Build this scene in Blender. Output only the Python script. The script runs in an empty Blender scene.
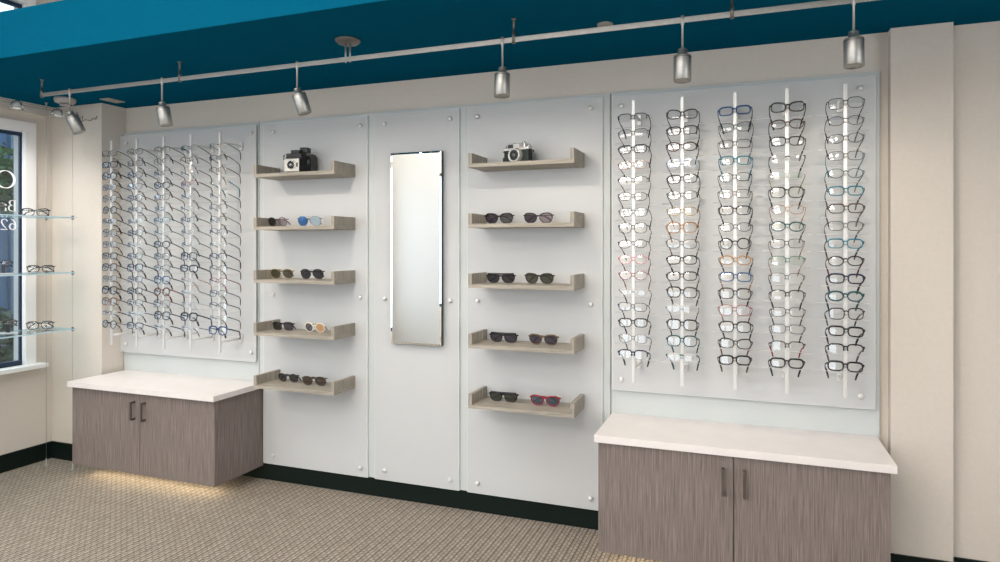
import bpy, math, random
from mathutils import Vector, Matrix
random.seed(7)
S = bpy.context.scene
C = S.collection
R = math.radians

# ------------------------------------------------------------------ materials
def mat(name, col, rough=0.6, metal=0.0, spec=0.5, emit=None, es=0.0, coat=0.0):
    m = bpy.data.materials.new(name); m.use_nodes = True
    b = m.node_tree.nodes['Principled BSDF']
    b.inputs['Base Color'].default_value = (*col, 1)
    b.inputs['Roughness'].default_value = rough
    b.inputs['Metallic'].default_value = metal
    b.inputs['Specular IOR Level'].default_value = spec
    b.inputs['Coat Weight'].default_value = coat
    if emit:
        b.inputs['Emission Color'].default_value = (*emit, 1)
        b.inputs['Emission Strength'].default_value = es
    return m

def nodes(m):
    nt = m.node_tree
    return nt, nt.nodes, nt.links, nt.nodes['Principled BSDF']

def noise_tint(m, scale, amt, rough_bump=0.0, detail=4):
    """procedural mottling of the base colour and a light bump"""
    nt, N, L, b = nodes(m)
    tc = N.new('ShaderNodeTexCoord'); mp = N.new('ShaderNodeMapping')
    mp.inputs['Scale'].default_value = scale
    nz = N.new('ShaderNodeTexNoise'); nz.inputs['Scale'].default_value = 1; nz.inputs['Detail'].default_value = detail
    L.new(tc.outputs['Object'], mp.inputs['Vector']); L.new(mp.outputs['Vector'], nz.inputs['Vector'])
    c = b.inputs['Base Color'].default_value[:]
    rp = N.new('ShaderNodeValToRGB')
    rp.color_ramp.elements[0].position = 0.33; rp.color_ramp.elements[1].position = 0.67
    rp.color_ramp.elements[0].color = (*[v * (1 - amt) for v in c[:3]], 1)
    rp.color_ramp.elements[1].color = (*[min(1, v * (1 + amt)) for v in c[:3]], 1)
    L.new(nz.outputs['Fac'], rp.inputs['Fac']); L.new(rp.outputs['Color'], b.inputs['Base Color'])
    if rough_bump:
        bp = N.new('ShaderNodeBump'); bp.inputs['Strength'].default_value = rough_bump; bp.inputs['Distance'].default_value = 0.002
        L.new(nz.outputs['Fac'], bp.inputs['Height']); L.new(bp.outputs['Normal'], b.inputs['Normal'])
    return m

def wood(name, dark, light, scale):
    m = mat(name, light, 0.55, spec=0.35)
    nt, N, L, b = nodes(m)
    tc = N.new('ShaderNodeTexCoord'); mp = N.new('ShaderNodeMapping'); mp.inputs['Scale'].default_value = scale
    L.new(tc.outputs['Object'], mp.inputs['Vector'])
    n1 = N.new('ShaderNodeTexNoise'); n1.inputs['Scale'].default_value = 1; n1.inputs['Detail'].default_value = 6; n1.inputs['Roughness'].default_value = 0.7
    L.new(mp.outputs['Vector'], n1.inputs['Vector'])
    rp = N.new('ShaderNodeValToRGB')
    rp.color_ramp.elements[0].position = 0.34; rp.color_ramp.elements[0].color = (*dark, 1)
    rp.color_ramp.elements[1].position = 0.66; rp.color_ramp.elements[1].color = (*light, 1)
    L.new(n1.outputs['Fac'], rp.inputs['Fac']); L.new(rp.outputs['Color'], b.inputs['Base Color'])
    bp = N.new('ShaderNodeBump'); bp.inputs['Strength'].default_value = 0.15; bp.inputs['Distance'].default_value = 0.001
    L.new(n1.outputs['Fac'], bp.inputs['Height']); L.new(bp.outputs['Normal'], b.inputs['Normal'])
    return m

def thin_glass(name, tint=(0.97, 0.99, 0.98), refl=0.08, rough=0.02, edge=0.5):
    """single-sheet glass: clear transmission plus an angle-dependent reflection"""
    m = bpy.data.materials.new(name); m.use_nodes = True
    nt = m.node_tree; N = nt.nodes; L = nt.links; N.clear()
    out = N.new('ShaderNodeOutputMaterial'); mx = N.new('ShaderNodeMixShader')
    tr = N.new('ShaderNodeBsdfTransparent'); tr.inputs['Color'].default_value = (*tint, 1)
    gl = N.new('ShaderNodeBsdfGlossy'); gl.inputs['Roughness'].default_value = rough
    lw = N.new('ShaderNodeLayerWeight'); lw.inputs['Blend'].default_value = 0.2
    mr = N.new('ShaderNodeMapRange'); mr.inputs['To Min'].default_value = refl; mr.inputs['To Max'].default_value = edge
    L.new(lw.outputs['Fresnel'], mr.inputs['Value']); L.new(mr.outputs['Result'], mx.inputs['Fac'])
    L.new(tr.outputs[0], mx.inputs[1]); L.new(gl.outputs[0], mx.inputs[2]); L.new(mx.outputs[0], out.inputs['Surface'])
    return m

M = {}
M['wall'] = noise_tint(mat('warm_wall_paint', (0.67, 0.615, 0.55), 0.85, spec=0.2), (60, 60, 60), 0.015, 0.08)
M['teal'] = noise_tint(mat('teal_paint', (0.002, 0.088, 0.16), 0.7, spec=0.0), (40, 40, 40), 0.02)
M['white_paint'] = mat('white_trim_paint', (0.90, 0.89, 0.88), 0.5)
M['ceiling'] = mat('ceiling_paint', (0.85, 0.84, 0.82), 0.9)
M['base'] = mat('black_vinyl_base', (0.004, 0.010, 0.008), 0.5, spec=0.2)
M['frost'] = mat('frosted_glass', (0.57, 0.58, 0.585), 0.35, spec=0.35)
M['frost_back'] = mat('frosted_backing_glass', (0.57, 0.60, 0.595), 0.35, spec=0.35)
M['glass_edge'] = mat('polished_glass_edge', (0.80, 0.85, 0.83), 0.5, spec=0.2)
M['cabinet'] = wood('grey_brown_laminate', (0.12, 0.093, 0.082), (0.29, 0.243, 0.222), (230, 230, 5))
M['shelf'] = wood('pale_grey_laminate', (0.235, 0.21, 0.17), (0.44, 0.40, 0.34), (5, 130, 130))
M['shelf_end'] = wood('pale_grey_laminate_upright', (0.235, 0.21, 0.17), (0.44, 0.40, 0.34), (130, 130, 6))
M['quartz'] = noise_tint(mat('white_quartz', (0.80, 0.75, 0.73), 0.35), (9, 9, 9), 0.025)
M['steel'] = mat('brushed_nickel', (0.42, 0.415, 0.395), 0.42, 0.9)
noise_tint(M['steel'], (60, 60, 600), 0.12)
M['steel_dark'] = mat('shadowed_nickel', (0.20, 0.19, 0.175), 0.42, 0.9)  # darker metal for hangers, canopy, wires and clips
M['cap'] = mat('satin_cap_metal', (0.78, 0.78, 0.77), 0.4, 0.35)
M['chrome'] = mat('polished_steel', (0.85, 0.85, 0.85), 0.15, 1.0)
M['rod'] = mat('satin_white_aluminium', (0.74, 0.74, 0.73), 0.38, 0.45)
M['bronze'] = mat('dark_bronze_handle', (0.15, 0.13, 0.115), 0.4, 0.7)
M['mirror'] = mat('silvered_mirror', (0.93, 0.94, 0.93), 0.015, 1.0)
M['clear'] = mat('clear_acrylic', (0.80, 0.80, 0.79), 0.25); M['clear'].node_tree.nodes['Principled BSDF'].inputs['Alpha'].default_value = .55
M['shelf_glass'] = thin_glass('shelf_glass', (0.90, 0.96, 0.97), 0.10, 0.02, 0.6)
M['shelf_glass_edge'] = mat('shelf_glass_edge', (0.50, 0.70, 0.78), 0.15)
M['pane'] = thin_glass('window_glass', (0.86, 0.93, 0.97), 0.05, 0.0, 0.5)
M['lens'] = thin_glass('clear_spectacle_lens', (0.97, 0.98, 0.98), 0.15, 0.05, 0.55)
M['lens_mint'] = thin_glass('coated_mint_lens', (0.88, 0.98, 0.95), 0.30, 0.05, 0.6)
M['black'] = mat('black_plastic', (0.012, 0.013, 0.014), 0.3)
M['navy_frame'] = mat('dark_window_frame', (0.01, 0.03, 0.07), 0.35)
M['vinyl'] = mat('white_vinyl_letters', (0.9, 0.9, 0.92), 0.6, emit=None)
M['led'] = mat('warm_led_strip', (1, 0.85, 0.6), 0.5, emit=(1.0, 0.84, 0.60), es=15.0)
for i_, e_ in enumerate((5.0, 5.4, 8.0, 11.0)): M['troffer_%d' % i_] = mat('ceiling_light_diffuser', (1, 1, 1), 0.5, emit=(1.0, 0.96, 0.91), es=e_)

# carpet: looped rows running towards the display wall, broken into little stitches
def carpet():
    m = mat('woven_carpet', (0.27, 0.235, 0.19), 0.95, spec=0.1)
    nt, N, L, b = nodes(m)
    tc = N.new('ShaderNodeTexCoord')
    mp = N.new('ShaderNodeMapping'); mp.inputs['Rotation'].default_value = (0, 0, R(90)); L.new(tc.outputs['Object'], mp.inputs['Vector'])
    br = N.new('ShaderNodeTexBrick'); br.offset = 0.5
    br.inputs['Color1'].default_value = (0.425, 0.375, 0.315, 1); br.inputs['Color2'].default_value = (0.345, 0.30, 0.25, 1)
    br.inputs['Mortar'].default_value = (0.15, 0.128, 0.10, 1)
    br.inputs['Scale'].default_value = 1.0
    br.inputs['Brick Width'].default_value = 0.034; br.inputs['Row Height'].default_value = 0.0207
    br.inputs['Mortar Size'].default_value = 0.0035; br.inputs['Mortar Smooth'].default_value = 0.9
    L.new(mp.outputs['Vector'], br.inputs['Vector'])
    wv = N.new('ShaderNodeTexWave'); wv.wave_type = 'BANDS'; wv.bands_direction = 'X'; wv.inputs['Scale'].default_value = 7.6
    wv.inputs['Distortion'].default_value = .6; wv.inputs['Detail Scale'].default_value = 6
    L.new(tc.outputs['Object'], wv.inputs['Vector'])
    wr = N.new('ShaderNodeValToRGB'); wr.color_ramp.elements[0].position = 0.0; wr.color_ramp.elements[1].position = 0.45
    wr.color_ramp.elements[0].color = (0.74, 0.735, 0.73, 1); wr.color_ramp.elements[1].color = (1.05, 1.05, 1.05, 1)
    L.new(wv.outputs['Fac'], wr.inputs['Fac'])
    nz = N.new('ShaderNodeTexNoise'); nz.inputs['Scale'].default_value = 140; nz.inputs['Detail'].default_value = 3
    L.new(tc.outputs['Object'], nz.inputs['Vector'])
    rp = N.new('ShaderNodeValToRGB'); rp.color_ramp.elements[0].position = 0.3; rp.color_ramp.elements[1].position = 0.7
    rp.color_ramp.elements[0].color = (0.62, 0.62, 0.62, 1); rp.color_ramp.elements[1].color = (1.2, 1.2, 1.2, 1)
    L.new(nz.outputs['Fac'], rp.inputs['Fac'])
    mx = N.new('ShaderNodeMix'); mx.data_type = 'RGBA'; mx.blend_type = 'MULTIPLY'; mx.inputs['Factor'].default_value = 1
    L.new(br.outputs['Color'], mx.inputs['A']); L.new(rp.outputs['Color'], mx.inputs['B'])
    m2 = N.new('ShaderNodeMix'); m2.data_type = 'RGBA'; m2.blend_type = 'MULTIPLY'; m2.inputs['Factor'].default_value = 1
    L.new(mx.outputs['Result'], m2.inputs['A']); L.new(wr.outputs['Color'], m2.inputs['B'])
    L.new(m2.outputs['Result'], b.inputs['Base Color'])
    bp = N.new('ShaderNodeBump'); bp.inputs['Strength'].default_value = 0.6; bp.inputs['Distance'].default_value = 0.004; bp.invert = True
    L.new(br.outputs['Fac'], bp.inputs['Height']); L.new(bp.outputs['Normal'], b.inputs['Normal'])
    return m
M['carpet'] = carpet()

FC = {  # spectacle frame colours: (name in labels, rgb, metallic)
 'black': ((0.010, 0.011, 0.013), 0), 'charcoal': ((0.035, 0.034, 0.034), 0), 'grey': ((0.11, 0.11, 0.11), .3),
 'light grey': ((0.25, 0.25, 0.25), .5), 'gunmetal': ((0.07, 0.07, 0.07), .5), 'brown': ((0.075, 0.04, 0.03), 0),
 'tortoiseshell': ((0.14, 0.05, 0.02), 0), 'amber': ((0.40, 0.21, 0.08), 0), 'gold': ((0.50, 0.36, 0.16), .6),
 'rose gold': ((0.55, 0.33, 0.25), .6), 'pink': ((0.70, 0.22, 0.25), 0), 'red': ((0.26, 0.012, 0.03), 0),
 'dark red': ((0.17, 0.02, 0.03), 0), 'navy': ((0.013, 0.018, 0.05), 0), 'blue': ((0.015, 0.07, 0.20), 0),
 'pale blue': ((0.45, 0.58, 0.75), 0), 'teal': ((0.01, 0.16, 0.22), 0), 'bright teal': ((0.01, 0.17, 0.24), 0),
 'green': ((0.01, 0.17, 0.11), 0), 'dark teal': ((0.01, 0.07, 0.08), 0), 'clear': ((0.62, 0.62, 0.63), 0),
 'orange': ((0.55, 0.17, 0.04), 0), 'yellow': ((0.6, 0.55, 0.3), 0), 'white': ((0.82, 0.78, 0.70), 0), 'olive': ((0.05, 0.05, 0.02), 0),
}
FM = {k: mat('frame_' + k.replace(' ', '_'), v[0], 0.25, v[1]) for k, v in FC.items()}

# ------------------------------------------------------------------ mesh helpers
class MB:
    def __init__(s): s.v = []; s.f = []; s.mi = []; s.sm = []
    def add(s, vs, fs, mi=0, sm=False):
        o = len(s.v); s.v += [tuple(p) for p in vs]
        for f in fs: s.f.append(tuple(i + o for i in f)); s.mi.append(mi); s.sm.append(sm)
        return s
    def box(s, x0, x1, y0, y1, z0, z1, mi=0):
        return s.add([(x0,y0,z0),(x1,y0,z0),(x1,y1,z0),(x0,y1,z0),(x0,y0,z1),(x1,y0,z1),(x1,y1,z1),(x0,y1,z1)],
                     [(3,2,1,0),(4,5,6,7),(0,1,5,4),(1,2,6,5),(2,3,7,6),(3,0,4,7)], mi)
    def bbox(s, x0, x1, y0, y1, z0, z1, b, mi=0):
        """box with chamfered edges"""
        import bmesh
        bm = bmesh.new(); bmesh.ops.create_cube(bm, size=1)
        for v in bm.verts:
            v.co = ((x0+x1)/2 + v.co.x*(x1-x0), (y0+y1)/2 + v.co.y*(y1-y0), (z0+z1)/2 + v.co.z*(z1-z0))
        bmesh.ops.bevel(bm, geom=bm.edges[:], offset=b, segments=2, profile=0.6, affect='EDGES')
        bm.verts.index_update()
        s.add([v.co[:] for v in bm.verts], [tuple(v.index for v in f.verts) for f in bm.faces], mi)
        bm.free(); return s
    def lathe(s, prof, n=20, origin=(0,0,0), axis='z', mi=0, sm=True, mtx=None):
        """prof: list of (r, h); r=0 at an end closes it"""
        rings = []; vs = []
        for r, h in prof:
            ring = []
            for k in range(n):
                a = 2*math.pi*k/n; p = Vector((r*math.cos(a), r*math.sin(a), h))
                if axis == 'y': p = Vector((p.x, p.z, -p.y))
                if axis == 'x': p = Vector((p.z, p.y, -p.x))
                if mtx: p = mtx @ p
                ring.append(len(vs)); vs.append(p + Vector(origin))
            rings.append(ring)
        fs = []
        for a, b in zip(rings, rings[1:]):
            for k in range(n): fs.append((a[k], a[(k+1)%n], b[(k+1)%n], b[k]))
        fs.append(tuple(reversed(rings[0]))); fs.append(tuple(rings[-1]))
        return s.add(vs, fs, mi, sm)
    def tube(s, pts, r, n=6, closed=False, sx=1.0, mi=0, up=Vector((0,0,1)), sm=True):
        """sweep; r a number or a list; sx flattens the section sideways"""
        P = [Vector(p) for p in pts]; m = len(P); vs = []
        for i, p in enumerate(P):
            a = P[(i-1) % m] if (closed or i > 0) else p
            b = P[(i+1) % m] if (closed or i < m-1) else p
            t = (b - a).normalized() if (b-a).length > 1e-9 else Vector((0,1,0))
            u = t.cross(up)
            if u.length < 1e-4: u = t.cross(Vector((1,0,0)))
            u.normalize(); w = u.cross(t).normalized(); ri = r[i] if isinstance(r, (list, tuple)) else r
            for k in range(n):
                g = 2*math.pi*(k+.5)/n; vs.append(p + u*math.cos(g)*ri*sx + w*math.sin(g)*ri)
        fs = []
        for i in range(m if closed else m-1):
            for k in range(n):
                j = (i+1) % m; fs.append((i*n+k, j*n+k, j*n+(k+1)%n, i*n+(k+1)%n))
        if not closed: fs += [tuple(range(n)), tuple(reversed(range((m-1)*n, m*n)))]
        return s.add(vs, fs, mi, sm)
    def mesh(s, name, mats):
        me = bpy.data.meshes.new(name); me.from_pydata(s.v, [], s.f)
        for m in (mats if isinstance(mats, (list, tuple)) else [mats]): me.materials.append(m)
        me.polygons.foreach_set('material_index', s.mi); me.polygons.foreach_set('use_smooth', s.sm)
        me.update(); return me
    def build(s, name, mats, parent=None, loc=None):
        return link(name, s.mesh(name, mats), parent, loc)

def link(name, me, parent=None, loc=None):
    o = bpy.data.objects.new(name, me); C.objects.link(o)
    if parent: o.parent = parent
    if loc: o.location = loc
    return o
def tag(o, label, cat, group=None, kind=None):
    o['label'] = label; o['category'] = cat
    if group: o['group'] = group
    if kind: o['kind'] = kind
    return o
def thing(name, label, cat, loc=(0,0,0), rot=(0,0,0), group=None):
    o = bpy.data.objects.new(name, None); C.objects.link(o); o.empty_display_size = 0.05
    o.location = loc; o.rotation_euler = rot
    return tag(o, label, cat, group)
def struct(name, mb, m, parent=None):
    o = mb.build(name, m, parent)
    if not parent: o['kind'] = 'structure'
    return o
def copy_tree(o, parent=None):
    c = o.copy(); C.objects.link(c); c.parent = parent
    for ch in o.children: copy_tree(ch, c)
    return c
ORD = ['topmost', 'second from top', 'third from top', 'fourth from top', 'fifth from top', 'sixth from top', 'seventh from top', 'eighth from top',
       'ninth from top', 'tenth from top', 'seventh from bottom', 'sixth from bottom', 'fifth from bottom', 'fourth from bottom', 'third from bottom', 'second from bottom', 'lowest']
def ordinal(i, n=16):
    if i < 8: return ORD[i]
    j = n-1-i
    return ['lowest', 'second from bottom', 'third from bottom', 'fourth from bottom', 'fifth from bottom', 'sixth from bottom', 'seventh from bottom', 'eighth from bottom'][j]

# ------------------------------------------------------------------ room shell
XL, XR, YB, YF, ZS, ZC = -4.62, 3.6, 0.03, -7.0, 2.48, 3.7
struct('floor', MB().box(XL-.12, XR+.1, YF-.1, YB+.12, -0.05, 0), M['carpet'])
struct('wall_back', MB().box(XL-.12, XR+.1, YB, YB+.12, 0, ZC), M['wall'])
struct('wall_right', MB().box(XR, XR+.1, -2.6, YB, 0, ZC).box(XR, XR+.1, YF, -5.4, 0, ZC).box(XR, XR+.1, -5.4, -2.6, 0, .5).box(XR, XR+.1, -5.4, -2.6, 2.6, ZC), M['wall'])
struct('ceiling', MB().box(XL, XR, -1.12, YB, ZS, 2.722), M['teal'])
# left wall with a low window and a transom above it
W0, W1 = -1.9, -0.345
lw = MB()
lw.box(XL-.12, XL, W1, YB, 0, ZC)
lw.box(XL-.12, XL, YF, -4.4, 0, ZC); lw.box(XL-.12, XL, -2.7, W0, 0, ZC); lw.box(XL-.12, XL, -4.4, -2.7, 0, .5); lw.box(XL-.12, XL, -4.4, -2.7, 2.6, ZC)
lw.box(XL-.12, XL, W0, W1, 0, 0.69); lw.box(XL-.12, XL, W0, W1, 2.285, 2.80); lw.box(XL-.12, XL, W0, W1, 3.16, ZC)
struct('wall_left', lw, M['wall'])
# wall behind the camera: shop windows
fw = MB(); fy0, fy1 = YF-.1, YF
fw.box(XL, XR, fy0, fy1, 0, .5); fw.box(XL, XR, fy0, fy1, 2.7, ZC)
for a, b in ((XL, -4.2), (-2.3, -1.9), (0.0, XR)): fw.box(a, b, fy0, fy1, .5, 2.7)
struct('wall_front', fw, M['wall'])
struct('ceiling', MB().box(XL, XR, YF, YB, ZC, ZC+.1), M['ceiling'])
struct('wall_partition', MB().box(XL, -3.5, -4.75, -4.65, 0, ZC), mat('partition_paint', (.74, .73, .71), .9))  # unseen wall, added to give the mirror a pale, even reflection
struct('wall_left_pier', MB().box(XL, -4.135, -0.16, YB, 0, ZS), M['wall'])
rp = MB()   # right pier, its near top corner cut
rp.add([(.605,-.028,0),(.845,-.028,0),(.845,YB,0),(.605,YB,0),(.605,-.028,ZS-.0),(.845,-.028,ZS),(.845,YB,ZS),(.605,YB,ZS)],
       [(3,2,1,0),(4,5,6,7),(0,1,5,4),(1,2,6,5),(2,3,7,6),(3,0,4,7)])
struct('wall_right_pier', rp, M['wall'])
struct('trim_1', MB().box(XL, XL+.03, YF, -.16, 2.41, ZS), M['wall'])          # header band above the window
BH = .112
struct('baseboard_back', MB().box(-4.135, .605, YB-.012, YB, 0, BH).box(.845, XR, YB-.012, YB, 0, .12), M['base'])
struct('baseboard_left', MB().box(XL, XL+.012, YF, -.16, 0, BH+.005), M['base'])
struct('baseboard_left_pier', MB().box(XL+.012, -4.123, -.172, -.16, 0, BH+.005).box(-4.135, -4.123, -.16, YB-.012, 0, BH), M['base'])
struct('baseboard_right_pier', MB().box(.593, .857, -.040, -.028, 0, .12).box(.593, .605, -.028, YB-.012, 0, .12).box(.845, .857, -.028, YB-.012, 0, .12), M['base'])
struct('baseboard_right', MB().box(XR-.012, XR, YF, YB-.012, 0, .12), M['base'])

# windows -----------------------------------------------------------
def left_window(name, z0, z1, sill):
    XG = XL - .035
    fr = MB()
    t = .012
    fr.box(XG-.02, XG+.004, W1-.012, W1, z0, z1); fr.box(XG-.02, XG+.012, W0, W0+.028, z0, z1)
    fr.box(XG-.02, XG+.012, W0+.028, W1-.012, z0, z0+.03); fr.box(XG-.02, XG+.012, W0+.028, W1-.012, z1-.03, z1)
    w = struct(name, fr, M['navy_frame'])
    MB().box(XG-.004, XG+.002, W0+.028, W1-.012, z0+.03, z1-.03).build('window_pane', M['pane'], w)
    c = MB(); k = .062   # casing with a reveal lining
    c.box(XG+.012, XL+.016, W1-.008, W1, z0, z1); c.box(XG+.012, XL+.016, W0, W0+.008, z0, z1); c.box(XG+.012, XL+.016, W0, W1, z1-.008, z1)
    c.box(XL, XL+.016, W1, W1+k, z0-.02, z1+k); c.box(XL, XL+.016, W0-k, W0, z0-.02, z1+k); c.box(XL, XL+.016, W0, W1, z1, z1+k)
    if not sill: c.box(XL, XL+.016, W0, W1, z0-k, z0)
    c.build('window_casing', M['white_paint'], w)
    if sill:
        MB().bbox(XG, XL+.085, W0-.09, W1+.10, z0-.028, z0, .003).build('window_sill', M['white_paint'], w)
    return w
left_window('window_1', .69, 2.285, True)
left_window('window_2', 2.80, 3.16, False)
f = MB(); f.box(XR+.03, XR+.07, -5.4, -5.35, .5, 2.6); f.box(XR+.03, XR+.07, -2.65, -2.6, .5, 2.6); f.box(XR+.03, XR+.07, -5.35, -2.65, .5, .55); f.box(XR+.03, XR+.07, -5.35, -2.65, 2.55, 2.6)
w = struct('window_5', f, M['navy_frame']); MB().box(XR+.048, XR+.052, -5.35, -2.65, .55, 2.55).build('window_pane', M['pane'], w)  # unseen window in the right wall, added to brighten the left wall
f = MB(); f.box(XL-.09, XL-.05, -4.4, -4.35, .5, 2.6); f.box(XL-.09, XL-.05, -2.75, -2.7, .5, 2.6); f.box(XL-.09, XL-.05, -4.35, -2.75, .5, .55); f.box(XL-.09, XL-.05, -4.35, -2.75, 2.55, 2.6)
w = struct('window_6', f, M['navy_frame']); MB().box(XL-.072, XL-.068, -4.35, -2.75, .55, 2.55).build('window_pane', M['pane'], w)
for i, (a, b) in enumerate(((-4.2, -2.3), (-1.9, 0.0))):
    f = MB()
    f.box(a, b, YF-.07, YF-.03, .5, .55); f.box(a, b, YF-.07, YF-.03, 2.65, 2.7); f.box(a, a+.05, YF-.07, YF-.03, .55, 2.65); f.box(b-.05, b, YF-.07, YF-.03, .55, 2.65)
    f.box((a+b)/2-.02, (a+b)/2+.02, YF-.07, YF-.03, .55, 2.65)
    w = struct('window_%d' % (i+3), f, M['navy_frame'])
    MB().box(a+.05, b-.05, YF-.052, YF-.048, .55, 2.65).build('window_pane', M['pane'], w)

# ------------------------------------------------------------------ frosted glass panels
XC = -1.804
def cap(mb, x, y, z, r=.0125):
    mb.lathe([(r*.6, 0.0), (r*.6, .004), (r, .006), (r, .013), (r*.75, .016)], 14, (x, y, z), 'y')
def panel(x0, x1, z0, z1, yf, label, caps, th=.010):
    t = thing('frosted_glass_panel', label, 'glass panel', ((x0+x1)/2, yf, z0), group='frosted glass panels on the display wall')
    cx = (x0+x1)/2
    m = MB(); m.bbox(x0-cx, x1-cx, 0, th, 0, z1-z0, .0025)
    for i, f in enumerate(m.f):
        zs = [m.v[j] for j in f]
        if max(v[1] for v in zs) - min(v[1] for v in zs) > .0001: m.mi[i] = 1
    m.build('glass_sheet', [M['frost'], M['glass_edge']], t)
    for (x, z) in caps:
        c = MB(); c.lathe([(.0125*.7, 0), (.0125*.7, .003), (.0125, .005), (.0125, .012), (.009, .015)], 14, (0,0,0), 'y')
        # lathe along +y: flip to face the room
        c.v = [(vx, -vy, vz) for vx, vy, vz in c.v]; c.f = [tuple(reversed(f)) for f in c.f]
        c.lathe([(.006, th), (.006, .0085-yf)], 8, (0,0,0), 'y')
        c.build('standoff_cap', M['cap'], t, (x-cx, 0, z-z0))
    return t
ZT, ZB = 2.283, .111
def cols(x0, x1, zs, ins=.082): return [(x, z) for z in zs for x in (x0+ins, x1-ins)]
panel(XC-2.352, XC-1.148, .755, 2.277, -.016, 'wide frosted glass panel with five rods above the left cabinet', [(x, z) for z in (.818, 2.222) for x in (XC-2.27, XC-1.18)])
panel(XC-1.097, XC-.325, ZB, ZT, -.004, 'tall frosted glass panel behind the left stack of shelves', [(x, z) for z in (.168, 1.193, 2.224) for x in (XC-1.015, XC-.372)])
panel(XC-.276, XC+.276, ZB, ZT, -.004, 'tall frosted glass panel behind the mirror', [(x, z) for z in (.17, 1.19, 2.226) for x in (XC-.205, XC+.222)])
panel(XC+.325, XC+1.097, ZB, ZT, -.004, 'tall frosted glass panel behind the right stack of shelves', [(x, z) for z in (.172, 1.193, 2.226) for x in (XC+.39, XC+1.035)])
panel(XC+1.148, XC+2.352, .755, 2.277, -.016, 'wide frosted glass panel with five rods above the right cabinet', [(x, z) for z in (.815, 2.222) for x in (XC+1.198, XC+2.29)])
def backing(x0, x1, z0, z1, label):
    o = MB().bbox(x0, x1, .009, .0292, z0, z1, .002).build('glass_backing_sheet', M['frost_back'])
    tag(o, label, 'glass sheet', 'pale green backing sheets')
backing(-4.13, XC-1.142, BH, 2.30, 'pale green glass backing sheet behind the left cabinet top')
backing(XC-1.138, XC+1.136, BH, 2.30, 'long pale green glass backing sheet between the two cabinets')
backing(XC+1.140, XC+2.372, BH, 2.30, 'pale green glass backing sheet above the right cabinet top')

# mirror -------------------------------------------------------------
mx0, mx1, mz0, mz1 = -1.950, -1.624, .932, 2.042
t = thing('wall_mirror', 'tall narrow mirror with slanted edges on the middle glass panel', 'mirror', ((mx0+mx1)/2, -.012, mz0))
w = (mx1-mx0)/2; h = mz1-mz0; bv = .010
mm = MB()
yb, ye, yf = 0.0, -.0268, -.028
mm.add([(-w,yb,0),(w,yb,0),(w,yb,h),(-w,yb,h),(-w,ye,0),(w,ye,0),(w,ye,h),(-w,ye,h),(-w+bv,yf,bv),(w-bv,yf,bv),(w-bv,yf,h-bv),(-w+bv,yf,h-bv)],
       [(0,3,2,1)], 1)
o = len(mm.v) - 12
for f in ((0,1,5,4),(1,2,6,5),(2,3,7,6),(3,0,4,7)): mm.f.append(f); mm.mi.append(1); mm.sm.append(False)
for f in ((4,5,9,8),(5,6,10,9),(6,7,11,10),(7,4,8,11),(8,9,10,11)): mm.f.append(f); mm.mi.append(0); mm.sm.append(False)
M['mirror_edge'] = mat('mirror_back_edge', (0.02, 0.06, 0.07), 0.3)
mm.build('mirror_glass', [M['mirror'], M['mirror_edge']], t)
MB().box(-w+.05, w-.05, 0, .008, .08, h-.08).build('mounting_plate', M['steel_dark'], t)

# ------------------------------------------------------------------ cabinets
def cabinet(x0, x1, yf, z0, z1, label):
    cx = (x0+x1)/2
    t = thing('wall_cabinet', label, 'cabinet', (cx, yf, z0), group='floating cabinets under the glass panels')
    w = (x1-x0)/2; H = z1-z0; D = -yf + .0085
    b = MB().box(-w, w, .020, D, 0, H); b.build('cabinet_body', M['cabinet'], t)
    for s in (-1, 1):
        a, c = (-w, -.002) if s < 0 else (.002, w)
        d = MB().bbox(a, c, 0, .019, .002, H-.004, .0012).build('cabinet_door', M['cabinet'], t)
        hx = s*.043; hz0, hz1 = .338, .453
        hm = MB(); hm.bbox(hx-.006, hx+.006, -.034, -.024, hz0, hz1, .002)
        hm.box(hx-.006, hx+.006, -.026, 0, hz0, hz0+.012); hm.box(hx-.006, hx+.006, -.026, 0, hz1-.012, hz1)
        hm.build('door_handle', M['bronze'], d)
    MB().box(-w+.05, w-.05, .10, .125, -.008, 0).build('light_strip', M['led'], t)
    return t
ZK = .091
cabinet(-.642, .536, -.415, ZK, .597, 'large grey-brown floating cabinet under the right glass panel')
cabinet(-4.085, -2.912, -.405, ZK, .594, 'grey-brown floating cabinet near the window, under the left glass panel')
def counter(x0, x1, yf, z0, z1, label, notch=None):
    m = MB()
    if notch:
        nx, ny = notch
        out = [(x0,yf),(x1,yf),(x1,.0085),(nx,.0085),(nx,ny),(x0,ny)]
        n = len(out)
        m.add([(x,y,z0) for x,y in out]+[(x,y,z1) for x,y in out],
              [tuple(reversed(range(n))), tuple(range(n,2*n))]+[(i,(i+1)%n,(i+1)%n+n,i+n) for i in range(n)])
    else: m.bbox(x0, x1, yf, .0085, z0, z1, .002)
    o = m.build('countertop', M['quartz']); tag(o, label, 'countertop', 'white countertops')
counter(-.658, .557, -.432, .598, .631, 'white countertop on the right cabinet')
counter(-4.100, -2.896, -.430, .595, .627, 'white countertop on the left cabinet', (-4.098, -.162))
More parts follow.
